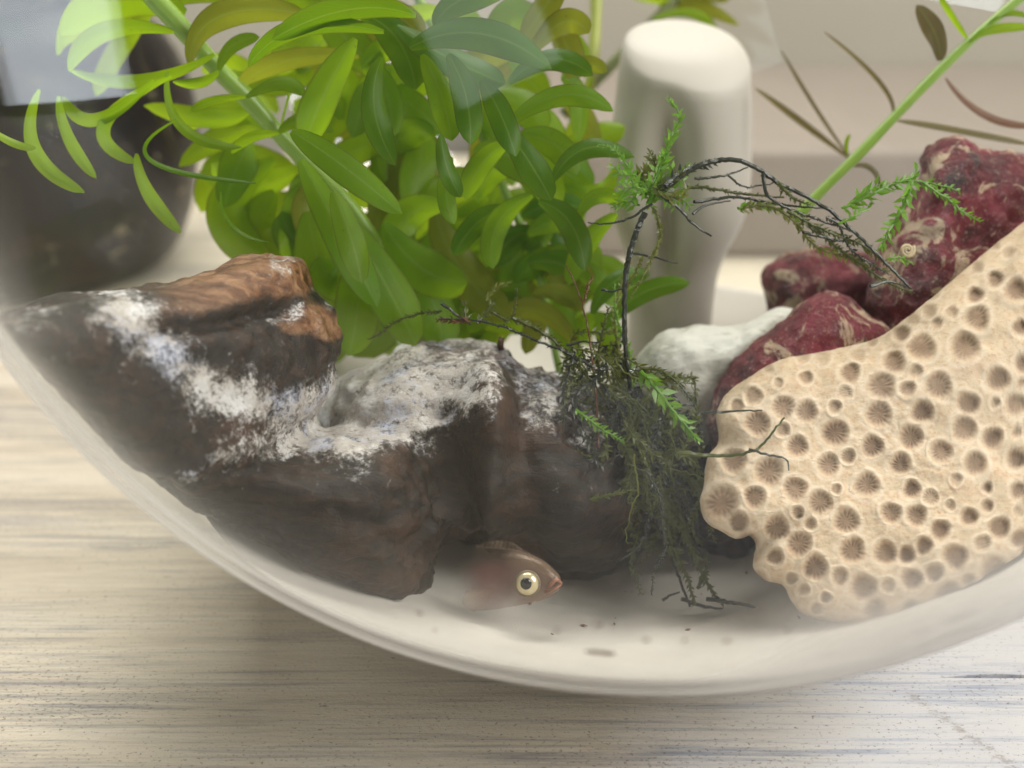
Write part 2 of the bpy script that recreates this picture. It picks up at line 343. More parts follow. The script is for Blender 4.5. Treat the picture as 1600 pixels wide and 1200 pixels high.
pz = [(1055,100,48),(1215,105,52),(1435,165,34),(950,160,40),(785,200,35),(905,250,50),(1118,250,48),(1340,222,42),(1410,320,40),(1228,315,40),(535,330,42),(620,345,40),(895,355,48),(1055,345,40),(1215,410,45),(1120,420,25),(1015,440,42),(1320,445,38),(730,425,48),(440,390,45),(590,475,38),(872,475,40),(1128,495,40),(350,530,45),(482,570,52),(705,545,40),(975,540,38),(1258,540,42),(1410,520,35),(580,635,42),(430,665,40),(305,690,62),(848,620,44),(1020,635,32),(675,685,42),(940,725,38),(1035,735,38),(370,755,35),(512,780,45),(770,755,45),(1235,740,32),(1125,790,35),(595,840,46),(1345,780,38),(795,865,46),(920,875,42),(1000,880,32),(1065,850,32),(1180,890,46),(1425,820,34),(505,890,32),(655,930,46),(1330,940,50),(835,1005,48),(1020,975,40),(1100,950,35),(1155,1030,45),(880,1085,42),(1015,1095,40),(400,830,38),(1160,610,25),(1420,640,32),(870,105,28),(980,50,30),(1265,-5,45),(1425,30,30),(1345,60,20),(1410,-110,42),(1255,-90,30),(1330,-150,30),(1170,-40,26),(700,250,22),(640,560,22),(1240,860,24),(1390,720,26),(1300,620,26),(745,330,20),(1090,680,22)]
pores = [(1000+a/2.4, 500+b/2.4, r/2.4*1.14, .82+.18*random.random()) for a, b, r in pz if r > 28]
_n = 0
for _ in range(6000):
    x, y, r = random.uniform(1110, 1620), random.uniform(370, 960), random.uniform(9, 15)
    if all(math.hypot(x-a, y-b) > (r+c)*1.08 for a, b, c, d_ in pores):
        pores.append((x, y, r, random.uniform(.35, .75))); _n += 1
        if _n > 110: break
for _ in range(26):
    pores.append((1610+random.random()*130, 380+random.random()*520, 14+random.random()*6, .8))
v, f = solid(cor, (1440, 730), 16.15, .85, 1.5, -.0004, -.0030, na=560, nr=210, p=3.2)
v = np.array(v); px, py, tt = pix(v); nf = 560*210
isf = np.zeros(len(v), bool); isf[:nf+1] = True
dep = np.zeros(len(v)); pore = np.zeros(len(v)); rim = np.zeros(len(v))
for i, (cx, cy, r, dd) in enumerate(pores):
    s = np.where(isf & (np.abs(px-cx) < 2.2*r) & (np.abs(py-cy) < 2.2*r))[0]
    if not len(s): continue
    wob = 1+.05*np.sin(3*np.arctan2(py[s]-cy, px[s]-cx)+i)
    q = np.hypot(px[s]-cx, py[s]-cy)/(r*wob); an = np.arctan2(py[s]-cy, px[s]-cx)
    sep = .5+.5*np.cos(an*13+i)                                   # radial septa inside each cup
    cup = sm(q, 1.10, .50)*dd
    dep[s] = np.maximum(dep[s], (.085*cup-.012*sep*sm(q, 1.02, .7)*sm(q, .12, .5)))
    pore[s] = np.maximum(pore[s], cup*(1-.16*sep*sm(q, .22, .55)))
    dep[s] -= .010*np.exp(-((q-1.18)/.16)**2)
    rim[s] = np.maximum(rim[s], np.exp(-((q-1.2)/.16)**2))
rn = fbm(v, 3.4, 4, 5); rn2 = fbm(v, .7, 3, 6)
dirn = v-CAM; dirn /= np.linalg.norm(dirn, axis=1)[:, None]
sgn = np.where(isf, 1., -1.)
v = v+dirn*(sgn*(dep-.018*rn-.10*rn2))[:, None]+UP*(.018*rn)[:, None]+RIGHT*(.02*fbm(v, 2.6, 3, 8))[:, None]
v = inside(v, 9.72)
coral = mesh('coral_stone', v, f, mat_coral(), attrs={'pore': np.clip(pore, 0, 1), 'rim': np.clip(rim, 0, 1)})
weld(coral)
tag(coral, 'tan fossil coral stone covered in round pits, leaning against the bowl wall', 'coral')
# ------------------------------------------------------------------ red rocks, white shell
def mat_red():
    m = M('maroon_rock'); o = m.coord(); n1 = m.noise(o, .9, 5, .65, .6); n2 = m.noise(o, 5, 6, .75); n3 = m.noise(o, 1.35, 6, .68, 1.0)
    col = m.ramp(n1, [(.35, (.03, .012, .018)), (.5, (.15, .010, .022)), (.68, (.28, .03, .06))])
    col = m.mix(m.ramp(n3, [(.535, 0.), (.58, 1.)]), col, m.mix(n2, (.44, .28, .15), (.60, .50, .40)))
    col = m.mix(m.ramp(n2, [(.30, 1.), (.40, 0.)]), col, (.02, .01, .012))
    n4 = m.noise(o, 16, 5, .75)
    col = m.mix(m.math('MULTIPLY', m.ramp(n4, [(.56, 0.), (.66, 1.)]), .65), col, (.46, .34, .24)); col = m.mix(m.math('MULTIPLY', m.ramp(m.noise(o, 7, 6, .8, .8), [(.56, 0.), (.62, 1.)]), .55), col, (.38, .13, .15))
    return m.done(m.bsdf(col, .38, m.bump(m.math('ADD', m.math('ADD', n2, m.math('MULTIPLY', n4, .5)), m.math('MULTIPLY', n3, .5)), 1., .12)))
mred = mat_red()
def rock(name, outline, c, t0, fr, bk, label, cat, mat, dx=0., dy=0., a1=.12, a2=.05, s1=1.0, seed=1, grp=None, vox=.07):
    v, f = solid(outline, c, t0, fr, bk, dx, dy, 90, 14)
    o = mesh(name, v, f, mat); weld(o); remesh(o, vox, 2); co, nn = normals(o)
    co = co+nn*(a1*fbm(co, s1, 4, seed)+a2*fbm(co, 4*s1, 3, seed+1))[:, None]
    setco(o, inside(co, 9.6)); return tag(o, label, cat, grp)
rock('red_rock', [(1440, 262), (1452, 225), (1490, 213), (1545, 228), (1575, 232), (1610, 262), (1660, 330), (1690, 460), (1640, 620), (1500, 700), (1400, 650), (1365, 520), (1362, 450), (1385, 400), (1418, 330)],
     (1500, 400), 18.6, 1.3, 1.5, 'maroon rock with cream crust, tallest of the red rocks, behind the coral', 'rock', mred, a1=.22, seed=11)
rock('red_rock', [(1196, 470), (1195, 420), (1222, 396), (1270, 388), (1330, 395), (1390, 400), (1430, 450), (1440, 560), (1360, 640), (1240, 640), (1190, 560)],
     (1300, 500), 20.6, 1.2, 1.2, 'low blurred maroon rock farther back, between the white ornament and tall red rock', 'rock', mred, a1=.16, seed=23)
rock('red_rock', [(1108, 640), (1120, 600), (1160, 555), (1210, 515), (1250, 478), (1290, 461), (1330, 474), (1360, 495), (1400, 520), (1390, 600), (1300, 680), (1180, 740), (1120, 720), (1108, 680)],
     (1240, 600), 17.8, .8, 1.0, 'wedge of maroon rock with tan crust pinched between white stone and coral', 'rock', mred, a1=.10, seed=37)
def mat_shell():
    m = M('chalky_shell'); o = m.coord(); n1 = m.noise(o, 1.6, 4); n2 = m.noise(m.coord((1, 2.4, 2.4), rot=(0, .4, .5)), 4, 5, .65)
    col = m.mix(n1, (.56, .54, .48), (.44, .44, .41)); col = m.mix(m.ramp(n2, [(.56, 0.), (.72, 1.)]), col, (.28, .26, .21))
    return m.done(m.bsdf(col, .5, m.bump(n2, .5, .06)))
rock('white_stone', [(990, 590), (1000, 555), (1025, 522), (1060, 508), (1110, 505), (1150, 508), (1190, 498), (1225, 482), (1250, 500), (1230, 560), (1190, 620), (1140, 680), (1080, 720), (1030, 690), (1000, 640)],
     (1095, 590), 18.7, 1.0, 1.0, 'smooth chalky white stone behind the moss, beside the maroon wedge', 'stone', mat_shell(), a1=.08, a2=.03, seed=41)
# dark wood lump low behind the moss
rock('dark_stone', [(985, 640), (1040, 610), (1100, 640), (1125, 700), (1180, 800), (1195, 850), (1185, 885), (1130, 880), (1080, 855), (1010, 845), (975, 800), (965, 720)],
     (1070, 750), 19.0, 1.0, 1.0, 'nearly black wet stone low behind the moss, right of the driftwood', 'stone', mwood, a1=.15, seed=51)
# snail on the tall rock
th = np.linspace(0, 2*math.pi*2.1, 60); rad = .018+.085*(th/th[-1])
c0 = at(1417, 391, 17.05)
sp = [c0+RIGHT*(r*math.cos(a))+UP*(r*math.sin(a))-FWD*(.05*(1-a/th[-1])) for a, r in zip(th, rad)]
tv, tf = tube_geo(sp, np.linspace(.012, .042, 60), 8)
o = mesh('snail', tv, tf, mat_plain('snail_shell', (.62, .52, .34), (.40, .30, .18), .35, 12)); tag(o, 'tiny cream coiled snail shell stuck on the tall maroon rock', 'snail')
# ------------------------------------------------------------------ white ceramic ornament
def mat_ceramic():
    m = M('white_ceramic'); o = m.coord(); return m.done(m.bsdf(m.mix(m.noise(o, 1.0, 2), (.47, .43, .38), (.51, .47, .42)), .55))
Tn = 22.2; s_ = Tn/F; base = at(1056, 300, Tn)
prof = [(50, 8), (52, 40), (58, 66), (70, 82), (90, 91), (130, 98), (190, 104), (250, 109), (300, 110), (335, 104), (365, 92), (395, 78), (430, 70), (480, 68), (540, 70), (600, 74), (640, 76)]
prof = spline(prof, 70); v = []; na = 96
for yy, r in prof:
    lean = 4*math.sin((yy-50)/300*1.5)
    cpt = at(1075+lean-(12 if yy < 120 else 0)*0, yy, Tn)
    zz = base[2]+(300-yy)*s_/math.cos(PITCH); ctr = np.array([base[0]+lean*s_-.004*(yy-300)*0, base[1], zz])
    for k in range(na):
        a = 2*math.pi*k/na; R = r*s_
        gx = 1.7*math.exp(-((a-math.radians(250))/.38)**2)*float(sm(yy, 115, 260))*float(sm(yy, 480, 340))
        v.append(ctr+np.array([math.cos(a)*R*(1-.36*gx), math.sin(a)*R*.9*(1-.36*gx), 0]))
f = [q for q in grid_faces(len(prof), na, True)]; f.append(tuple(range(na))[::-1]); f.append(tuple(range(len(v)-na, len(v))))
v = np.array(v)
top = v[:, 2].max(); pl = at(1075, 112, Tn-2.1*1.0)                    # slanting flat facet on the crown
nrm = np.array([.10, -.50, 1.0]); nrm /= np.linalg.norm(nrm)
dd = (v-at(1066, 84, Tn-1.1))@nrm; v = v-nrm*(np.maximum(dd, 0)*.72)[:, None]
orn = mesh('ceramic_ornament', v, f, mat_ceramic()); weld(orn)
tag(orn, 'blurred white ceramic post with rounded top and a groove down its front', 'ornament')
# ------------------------------------------------------------------ dark jar behind the bowl
def mat_jar():
    m = M('dark_glazed_pot'); o = m.coord(); n1 = m.noise(o, .5, 5, .65, .8); n2 = m.noise(m.coord((1, 1, 2.5)), 1.1, 5, .7, .7)
    col = m.ramp(n1, [(.35, (.003, .0025, .003)), (.52, (.009, .006, .005)), (.7, (.03, .014, .009))])
    col = m.mix(m.ramp(n2, [(.62, 0.), (.7, .8)]), col, (.34, .29, .20))
    return m.done(m.bsdf(col, .3, m.bump(n2, .3, .08), Specular_IOR_Level=.12))
jc = at(62, 470, 35.0); jx, jy = jc[0], jc[1]
jp = [(0, .01), (3.4, .02), (4.3, .3), (5.0, 1.5), (5.42, 3.2), (5.5, 4.6), (5.3, 5.8), (4.8, 6.8), (4.2, 7.5), (3.9, 7.9), (3.95, 8.25), (4.15, 8.45), (4.0, 8.6), (3.6, 8.45), (3.4, 8.0), (3.9, 7.0), (4.8, 4.5), (4.2, 1.0), (0, .6)]
jp = spline(jp, 90); v = [(jx+max(r, .001)*math.cos(2*math.pi*k/96), jy+max(r, .001)*math.sin(2*math.pi*k/96), max(z, .006)) for r, z in jp for k in range(96)]
o = mesh('dark_pot', v, [q for q in grid_faces(90, 96, True)], mat_jar()); weld(o)
tag(o, 'dark brown glazed pot standing on the table behind the bowl', 'pot')
# ------------------------------------------------------------------ broad-leaved plants
def mat_leaf(name, c1, c2, tr, trans=.55, rough=.32):
    m = M(name); uv = m.coord(kind='UV'); rnd = m.n('ShaderNodeObjectInfo').outputs['Random']
    v_ = m.math('ABSOLUTE', m.math('SUBTRACT', m.n_y(uv), .5)); u_ = m.n_x(uv)
    rib = m.ramp(v_, [(.012, 1.), (.045, 0.)])
    side = m.math('ABSOLUTE', m.math('SINE', m.math('MULTIPLY', m.math('SUBTRACT', u_, m.math('MULTIPLY', v_, .55)), 46.)))
    vein = m.math('MULTIPLY', m.ramp(side, [(.0, 1.), (.2, 0.)]), .4)
    o = m.coord(); n = m.noise(o, 3.0, 4); n2 = m.noise(o, 22, 3)
    k = m.math('ADD', m.math('MULTIPLY', rnd, .6), m.math('MULTIPLY', n, .4))
    col = m.mix(k, c1, c2); col = m.mix(m.math('MULTIPLY', m.math('MAXIMUM', rib, vein), .40), col, (.30, .42, .12))
    t2 = m.mix(k, tr, tuple(x*.72 for x in tr)); t2 = m.mix(m.math('MULTIPLY', m.math('MAXIMUM', rib, vein), .25), t2, (.25, .34, .05))
    edge = m.ramp(v_, [(.43, 0.), (.5, .5)]); col = m.mix(edge, col, (.10, .07, .02)); t2 = m.mix(edge, t2, (.18, .10, .02))
    spot = m.ramp(m.noise(o, 9, 5, .75), [(.63, 0.), (.70, .6)]); col = m.mix(spot, col, (.13, .10, .03)); t2 = m.mix(spot, t2, (.20, .16, .03))
    bp = m.bump(m.math('ADD', m.math('MULTIPLY', n2, .3), m.math('MULTIPLY', vein, 1.2)), .25, .03)
    b = m.bsdf(col, rough, bp, Specular_IOR_Level=.25); t = m.n('ShaderNodeBsdfTranslucent'); m.put(t.inputs[0], t2)
    return m.done(m.mixs(trans, b, t.outputs[0]))
ml_mid = mat_leaf('leaf_green', (.075, .19, .008), (.12, .22, .009), (.40, .60, .008), .64, .45)
ml_dark = mat_leaf('leaf_deep_green', (.038, .12, .006), (.065, .15, .007), (.22, .38, .006), .58, .36)
ml_lime = mat_leaf('leaf_lime', (.14, .28, .012), (.21, .33, .014), (.44, .63, .012), .64)  # lime tone carries backlight put into the colour of far leaves
ml_oliv = mat_leaf('leaf_olive', (.14, .17, .02), (.20, .20, .025), (.40, .44, .025), .6)
ml_red = mat_leaf('leaf_reddish', (.17, .08, .06), (.22, .12, .08), (.26, .13, .09), .5)
ml_dull = mat_leaf('leaf_dull', (.10, .085, .045), (.15, .12, .06), (.22, .17, .06), .45)
mstem = mat_plain('stem_green', (.16, .28, .03), (.24, .36, .06), .35, 3)
mstem_d = mat_plain('stem_dull', (.09, .13, .03), (.16, .16, .06), .45, 3)
def leaf(parent, b, c, t, wpx, mat, roll=0., fold=.18, n=18, blunt=.75, tb=18., tt=None, name='leaf', curl=0.):
    tt = tb if tt is None else tt; tm = (tb+tt)/2
    B, C_, T = at(*b, tb), at(*c, tm-curl), at(*t, tt)
    Q = 2*C_-(B+T)/2; W = wpx*tm/F*.5*(.84 if tb < 17.4 else 1.); v = []; uv = []; nv = 7
    ph = random.random()*6
    for i in range(n+1):
        u = i/n; p = (1-u)**2*B+2*u*(1-u)*Q+u*u*T; tg = 2*(1-u)*(Q-B)+2*u*(T-Q); tg /= max(np.linalg.norm(tg), 1e-9)
        vd = p-CAM; vd /= np.linalg.norm(vd); side = np.cross(tg, vd); side /= max(np.linalg.norm(side), 1e-9); nm = np.cross(side, tg)
        r = roll+.25*math.sin(u*3+ph); s2 = side*math.cos(r)+nm*math.sin(r); n2 = nm*math.cos(r)-side*math.sin(r)
        wd = W*max(u+.01, 0)**.5*max(1-u**3.6, 0)**.62*1.12*(1+.05*math.sin(u*11+ph))+.010
        for j in range(nv):
            q = 2*j/(nv-1)-1
            v.append(p+s2*(q*wd)+n2*(fold*wd*(abs(q)**1.5)+.16*wd*abs(q)*math.sin(u*8+ph+1.5*q))); uv.append((u, .5+.5*q))
    v = inside(np.array(v), 9.74)
    return mesh(name, v, grid_faces(n+1, nv), mat, parent, uv=uv)
def stem(parent, pts, wpx, t, mat, name='stem', t1=None, taper=.8):
    p = spline(pts, 24); tl = np.linspace(t, t if t1 is None else t1, 24); P = inside(at(p[:, 0], p[:, 1], tl), 9.6)
    r = wpx*.5*tl/F*np.linspace(1, taper, 24)*(1+.06*np.sin(np.linspace(0, 22, 24))); v, f = tube_geo(P, r, 10)
    return mesh(name, v, f, mat, parent)
G = 'broad-leaved green water plants'
A_ = thing('water_plant', 'bright green water plant with thick slanting stem and curled leaves, above the driftwood end', 'plant', G)
stem(A_, [(225, -20), (285, 45), (340, 108), (385, 152), (432, 205), (480, 255), (560, 340), (620, 460), (640, 600)], 32, 17.2, mstem, t1=18.6, taper=.75)
LA = [((272, 50), (165, 50), (108, 112), 46, ml_mid, .5, 16.8), ((335, 85), (215, 128), (105, 108), 34, ml_mid, .5, 16.9), ((290, 20), (190, 0), (95, 55), 80, ml_mid, .2, 17.4),
 ((268, 120), (165, 195), (214, 255), 38, ml_mid, .5, 16.6), ((214, 240), (232, 300), (283, 364), 34, ml_mid, .4, 16.5), ((275, 188), (236, 250), (400, 286), 13, ml_dark, .9, 16.4),
 ((262, 112), (285, 198), (378, 230), 26, ml_mid, .7, 16.8), ((62, 140), (55, 235), (132, 300), 36, ml_mid, .4, 15.8), ((92, 150), (108, 215), (150, 278), 30, ml_mid, .3, 16.2),
 ((240, 125), (150, 188), (98, 150), 34, ml_mid, .3, 16.5), ((-50, 170), (5, 215), (56, 232), 18, ml_lime, .6, 15.0), ((296, 98), (345, 25), (480, 22), 62, ml_oliv, .2, 17.0),
 ((600, 50), (470, 45), (388, 104), 52, ml_dark, .4, 15.8), ((560, 88), (450, 95), (372, 135), 44, ml_oliv, .3, 17.6), ((555, 60), (505, 150), (478, 228), 84, ml_mid, .2, 15.9),
 ((455, 205), (530, 255), (628, 334), 80, ml_mid, .3, 15.7), ((520, 300), (548, 370), (565, 442), 72, ml_mid, .2, 15.5), ((430, 250), (355, 330), (425, 415), 84, ml_lime, .2, 18.8),
 ((345, 300), (362, 352), (420, 378), 11, ml_dark, .8, 16.8), ((462, 115), (452, 150), (440, 195), 10, ml_mid, .9, 17.6), ((390, 170), (330, 185), (225, 165), 40, ml_lime, .3, 18.6),
 ((430, 215), (360, 170), (290, 205), 40, ml_lime, .3, 18.9), ((440, 215), (370, 205), (280, 260), 46, ml_lime, .2, 19.0), ((450, 225), (520, 190), (560, 120), 60, ml_lime, .2, 19.2),
 ((470, 260), (390, 290), (330, 255), 70, ml_lime, .3, 19.2), ((500, 290), (430, 330), (350, 320), 74, ml_lime, .2, 19.5), ((520, 310), (450, 370), (370, 385), 74, ml_oliv, .2, 19.4),
 ((340, 110), (420, 130), (490, 110), 50, ml_lime, .3, 19.0), ((250, 20), (150, 30), (60, 90), 40, ml_lime, .4, 18.4), ((255, 10), (330, -20), (420, 10), 60, ml_mid, .3, 18.0),
 ((470, 250), (530, 360), (590, 480), 90, ml_mid, .2, 16.4), ((540, 340), (600, 440), (650, 540), 110, ml_mid, .2, 16.9), ((560, 380), (560, 470), (545, 556), 110, ml_mid, .2, 17.0), ((600, 350), (660, 420), (730, 440), 90, ml_mid, .2, 17.6), ((640, 400), (680, 480), (690, 545), 90, ml_mid, .2, 18.4), ((480, 330), (500, 420), (525, 500), 100, ml_mid, .2, 17.4), ((680, 330), (720, 420), (800, 500), 80, ml_oliv, .2, 19.0), ((430, 300), (400, 360), (440, 400), 90, ml_lime, .2, 19.0), ((400, 250), (370, 310), (350, 385), 70, ml_lime, .2, 19.3),
 ((560, 330), (480, 380), (440, 330), 80, ml_mid, .3, 18.6), ((250, 0), (190, 70), (150, 150), 40, ml_lime, .3, 18.5), ((590, 390), (530, 440), (500, 400), 90, ml_mid, .2, 17.2)]
LA += [((384, 152), (335, 158), (298, 174), 24, ml_mid, .4, 16.9), ((384, 152), (440, 130), (476, 150), 34, ml_mid, .3, 17.0), ((436, 208), (392, 216), (362, 240), 26, ml_mid, .4, 16.9), ((436, 208), (470, 190), (520, 206), 34, ml_mid, .3, 17.0), ((342, 110), (362, 72), (405, 58), 34, ml_mid, .3, 17.0), ((342, 110), (312, 130), (270, 128), 26, ml_mid, .4, 17.0)]
for b, c, t, wp, mt_, rl, tb in LA: leaf(A_, b, c, t, wp, mt_, rl, tb=tb)
B_ = thing('water_plant', 'dense green water plant with broad drooping leaves, upper middle left of the white ornament', 'plant', G)
stem(B_, [(640, -30), (690, 70), (740, 180), (790, 300), (840, 420), (870, 560), (900, 700)], 15, 18.9, mstem, t1=19.8)
LB = [((597, 90), (585, 170), (618, 258), 62, ml_dark, .2, 15.9), ((660, 85), (690, 150), (706, 220), 66, ml_mid, .2, 15.7), ((700, 85), (728, 150), (735, 226), 66, ml_dark, .25, 15.5),
 ((752, 125), (782, 178), (806, 244), 62, ml_dark, .3, 15.8), ((785, 195), (825, 250), (862, 313), 70, ml_dark, .2, 16.1), ((690, 210), (698, 260), (720, 308), 46, ml_mid, .4, 16.0),
 ((705, 245), (697, 300), (710, 350), 42, ml_mid, .2, 16.4), ((795, 222), (752, 258), (727, 312), 58, ml_mid, .3, 16.6), ((795, 195), (880, 148), (958, 174), 54, ml_mid, .4, 16.6),
 ((795, 130), (860, 92), (926, 118), 56, ml_dark, .3, 16.8), ((828, 85), (880, 35), (920, 52), 58, ml_oliv, .2, 17.2), ((885, 122), (915, 100), (948, 112), 30, ml_oliv, .3, 17.4),
 ((815, 65), (845, 20), (880, -30), 60, ml_oliv, .2, 17.2), ((862, 285), (915, 232), (991, 246), 52, ml_dark, .4, 16.9), ((900, 350), (930, 308), (978, 318), 34, ml_mid, .3, 17.2),
 ((805, 328), (750, 345), (710, 400), 52, ml_mid, .2, 17.2), ((832, 305), (778, 350), (770, 420), 56, ml_mid, .3, 17.0), ((842, 315), (892, 350), (914, 424), 62, ml_dark, .2, 17.0),
 ((835, 300), (870, 330), (862, 350), 34, ml_lime, .2, 17.4), ((640, 75), (750, 52), (862, 108), 86, ml_dark, .5, 15.4), ((650, 25), (545, 15), (425, 62), 70, ml_dark, .4, 15.6),
 ((680, 40), (720, 0), (810, -25), 70, ml_dark, .3, 15.8), ((965, 335), (918, 380), (888, 445), 44, ml_mid, .3, 17.8), ((925, 490), (960, 440), (1015, 430), 44, ml_dark, .3, 18.0),
 ((940, 520), (1000, 460), (1078, 442), 40, ml_dark, .4, 18.3), ((900, 540), (850, 490), (790, 485), 46, ml_oliv, .3, 18.5), ((620, 320), (600, 445), (552, 558), 150, ml_mid, .15, 19.2),
 ((700, 340), (660, 450), (598, 548), 120, ml_lime, .15, 19.8), ((730, 380), (720, 470), (690, 560), 90, ml_lime, .2, 20.2), ((540, 340), (520, 430), (536, 530), 100, ml_mid, .1, 19.4),
 ((640, 150), (580, 220), (510, 250), 60, ml_lime, .2, 18.8), ((640, 200), (600, 280), (540, 310), 80, ml_lime, .2, 19.4), ((700, 230), (640, 260), (600, 330), 80, ml_oliv, .2, 19.2),
 ((760, 290), (680, 310), (640, 380), 80, ml_lime, .2, 19.8), ((720, 130), (620, 130), (560, 170), 80, ml_mid, .2, 18.6), ((780, 150), (840, 180), (880, 250), 60, ml_lime, .2, 19.0),
 ((810, 240), (880, 290), (900, 370), 50, ml_lime, .2, 19.5), ((830, 350), (800, 420), (830, 490), 56, ml_mid, .3, 19.3), ((860, 420), (920, 430), (960, 480), 50, ml_mid, .3, 19.2),
 ((870, 470), (800, 500), (740, 480), 60, ml_lime, .2, 20.3), ((860, 280), (930, 300), (960, 260), 34, ml_lime, .3, 19.0), ((620, 40), (700, 90), (790, 130), 90, ml_dark, .5, 16.6), ((560, 20), (620, 60), (650, 140), 80, ml_mid, .3, 16.8),
 ((900, 420), (880, 500), (910, 570), 46, ml_mid, .3, 18.9), ((760, 60), (800, 20), (850, 60), 60, ml_mid, .3, 18.0), ((480, -20), (540, 60), (600, 110), 70, ml_mid, .3, 18.2), ((400, 10), (470, -10), (540, 10), 60, ml_mid, .3, 17.6)]
for b, c, t, wp, mt_, rl, tb in LB:
    if tb < 17.3 and mt_ is ml_mid: mt_ = random.choice([ml_mid, ml_dark])
    leaf(B_, b, c, t, wp, mt_, rl, tb=tb)
for k in range(60):                                                    # leaves in the middle of the bush
    x, y = random.uniform(390, 890), random.uniform(-10, 330)
    if y > 300+(x-330)*.3 or (x > 850 and y < 120) or (x < 500 and y < 110): continue
    a = random.uniform(.3, 2.9); L = random.uniform(80, 135); tb_ = random.uniform(17.8, 19.6)
    leaf(B_ if x > 580 else A_, (x, y), (x+.55*L*math.cos(a)+random.uniform(-12, 12), y+.45*L*math.sin(a)-18), (x+L*math.cos(a), y+L*math.sin(a)), random.uniform(46, 72), random.choice([ml_lime, ml_mid, ml_mid, ml_oliv]), random.uniform(-.4, .6), tb=tb_, tt=tb_+random.uniform(-.7, .5))
for k in range(26):
    x, y = random.uniform(800, 960), random.uniform(320, 500); a = random.uniform(-.3, 3.3); L = random.uniform(70, 110)
    if y+L*math.sin(a) > 590 or x+L*math.cos(a) > 1010: continue
    leaf(B_, (x, y), (x+.5*L*math.cos(a), y+.45*L*math.sin(a)-14), (x+L*math.cos(a), y+L*math.sin(a)), random.uniform(36, 56), random.choice([ml_mid, ml_dark, ml_mid, ml_oliv]), random.uniform(-.3, .5), tb=random.uniform(18.3, 20.0))
for k in range(14):
    x, y = random.uniform(640, 800), random.uniform(370, 470); a = random.uniform(1.0, 2.6); L = random.uniform(70, 110)
    leaf(B_, (x, y), (x+.5*L*math.cos(a), y+.5*L*math.sin(a)), (x+L*math.cos(a), min(y+L*math.sin(a), 548)), random.uniform(60, 90), random.choice([ml_mid, ml_lime, ml_lime]), random.uniform(-.3, .3), tb=random.uniform(20.3, 21.5))
for k in range(30):                                                    # big soft leaves low in the bush, far side
    x, y = random.uniform(490, 760), random.uniform(300, 470)
    a = random.uniform(.9, 2.2); L = random.uniform(90, 140)
    if y+L*math.sin(a) > 575: continue
    leaf(A_, (x, y), (x+.5*L*math.cos(a), y+.5*L*math.sin(a)), (x+L*math.cos(a), y+L*math.sin(a)), random.uniform(90, 130), random.choice([ml_mid, ml_mid, ml_lime]), random.uniform(-.3, .3), tb=random.uniform(20.5, 22.0))
for k in range(46):                                                    # far side of the bush, backlight partly put into the lime colours
    x, y = random.uniform(330, 900), random.uniform(90, 470)
    if y > 330+(x-330)*.35 or (x > 860 and y < 200) or (x < 430 and y < 200): continue
    a = random.uniform(0, 6.28); L = random.uniform(90, 150)
    leaf(B_ if x > 600 else A_, (x, y), (x+.5*L*math.cos(a), y+.5*L*math.sin(a)+random.uniform(-25, 10)), (x+L*math.cos(a), y+L*math.sin(a)+20), random.uniform(55, 85), random.choice([ml_lime, ml_lime, ml_oliv, ml_mid]), .3, tb=random.uniform(19.6, 21.5))
# slender stems behind
C1 = thing('slender_plant', 'thin bright green stem with sparse narrow leaves slanting above the maroon rocks', 'plant', 'slender stem plants')
stem(C1, [(1240, 345), (1285, 297), (1345, 238), (1400, 180), (1470, 108), (1545, 38), (1640, -40)], 17, 18.9, mstem, t1=18.4, taper=.85)
for b, c, t, wp, mt_, rl, tb in [((1468, 95), (1462, 55), (1432, 8), 36, ml_dull, .1, 18.6), ((1512, 62), (1490, 30), (1465, -10), 12, ml_mid, .4, 18.5), ((1520, 62), (1555, 45), (1620, 42), 18, ml_lime, .4, 18.4),
    ((1394, 182), (1375, 130), (1288, 50), 9, ml_dull, .5, 19.6), ((1327, 245), (1275, 170), (1220, 78), 6, ml_dull, .5, 20.5), ((1400, 188), (1480, 200), (1610, 226), 16, ml_dull, .6, 19.4), ((1478, 122), (1540, 180), (1620, 196), 14, ml_red, .6, 19.3),
    ((1322, 262), (1360, 262), (1376, 296), 10, ml_dull, .5, 19.0), ((1545, 38), (1575, 20), (1620, 30), 12, ml_mid, .4, 18.4), ((1328, 248), (1250, 190), (1180, 138), 14, ml_dull, .5, 20.6), ((1325, 240), (1322, 225), (1328, 210), 7, ml_lime, .2, 19.0)]:
    leaf(C1, b, c, t, wp, mt_, rl, tb=tb)
C2 = thing('slender_plant', 'blurred dull green stem rising behind the top of the white ornament', 'plant', 'slender stem plants')
stem(C2, [(880, 180), (930, 128), (990, 66), (1040, 15), (1090, -30)], 20, 23.2, mstem_d, t1=23.0)
for b, c, t, wp, mt_, rl, tb in [((1030, 15), (1080, 5), (1155, 40), 26, ml_oliv, .3, 23.0), ((1020, 30), (1080, 20), (1120, 50), 20, ml_mid, .3, 22.8), ((1050, 10), (1020, -5), (985, -10), 30, ml_lime, .3, 23.0), ((1060, 0), (1100, -10), (1140, 0), 30, ml_oliv, .3, 22.9)]:
    leaf(C2, b, c, t, wp, mt_, rl, tb=tb)
C3 = thing('slender_plant', 'blurred upright yellow-green stem between the leafy plant and white ornament', 'plant', 'slender stem plants')
stem(C3, [(932, -30), (930, 50), (922, 130), (905, 230), (880, 320)], 20, 22.6, mat_plain('stem_yellow', (.30, .34, .06), (.36, .38, .1), .4, 3), t1=22.0)
leaf(C3, (925, 120), (890, 210), (860, 250), 24, ml_lime, .3, tb=22.0)
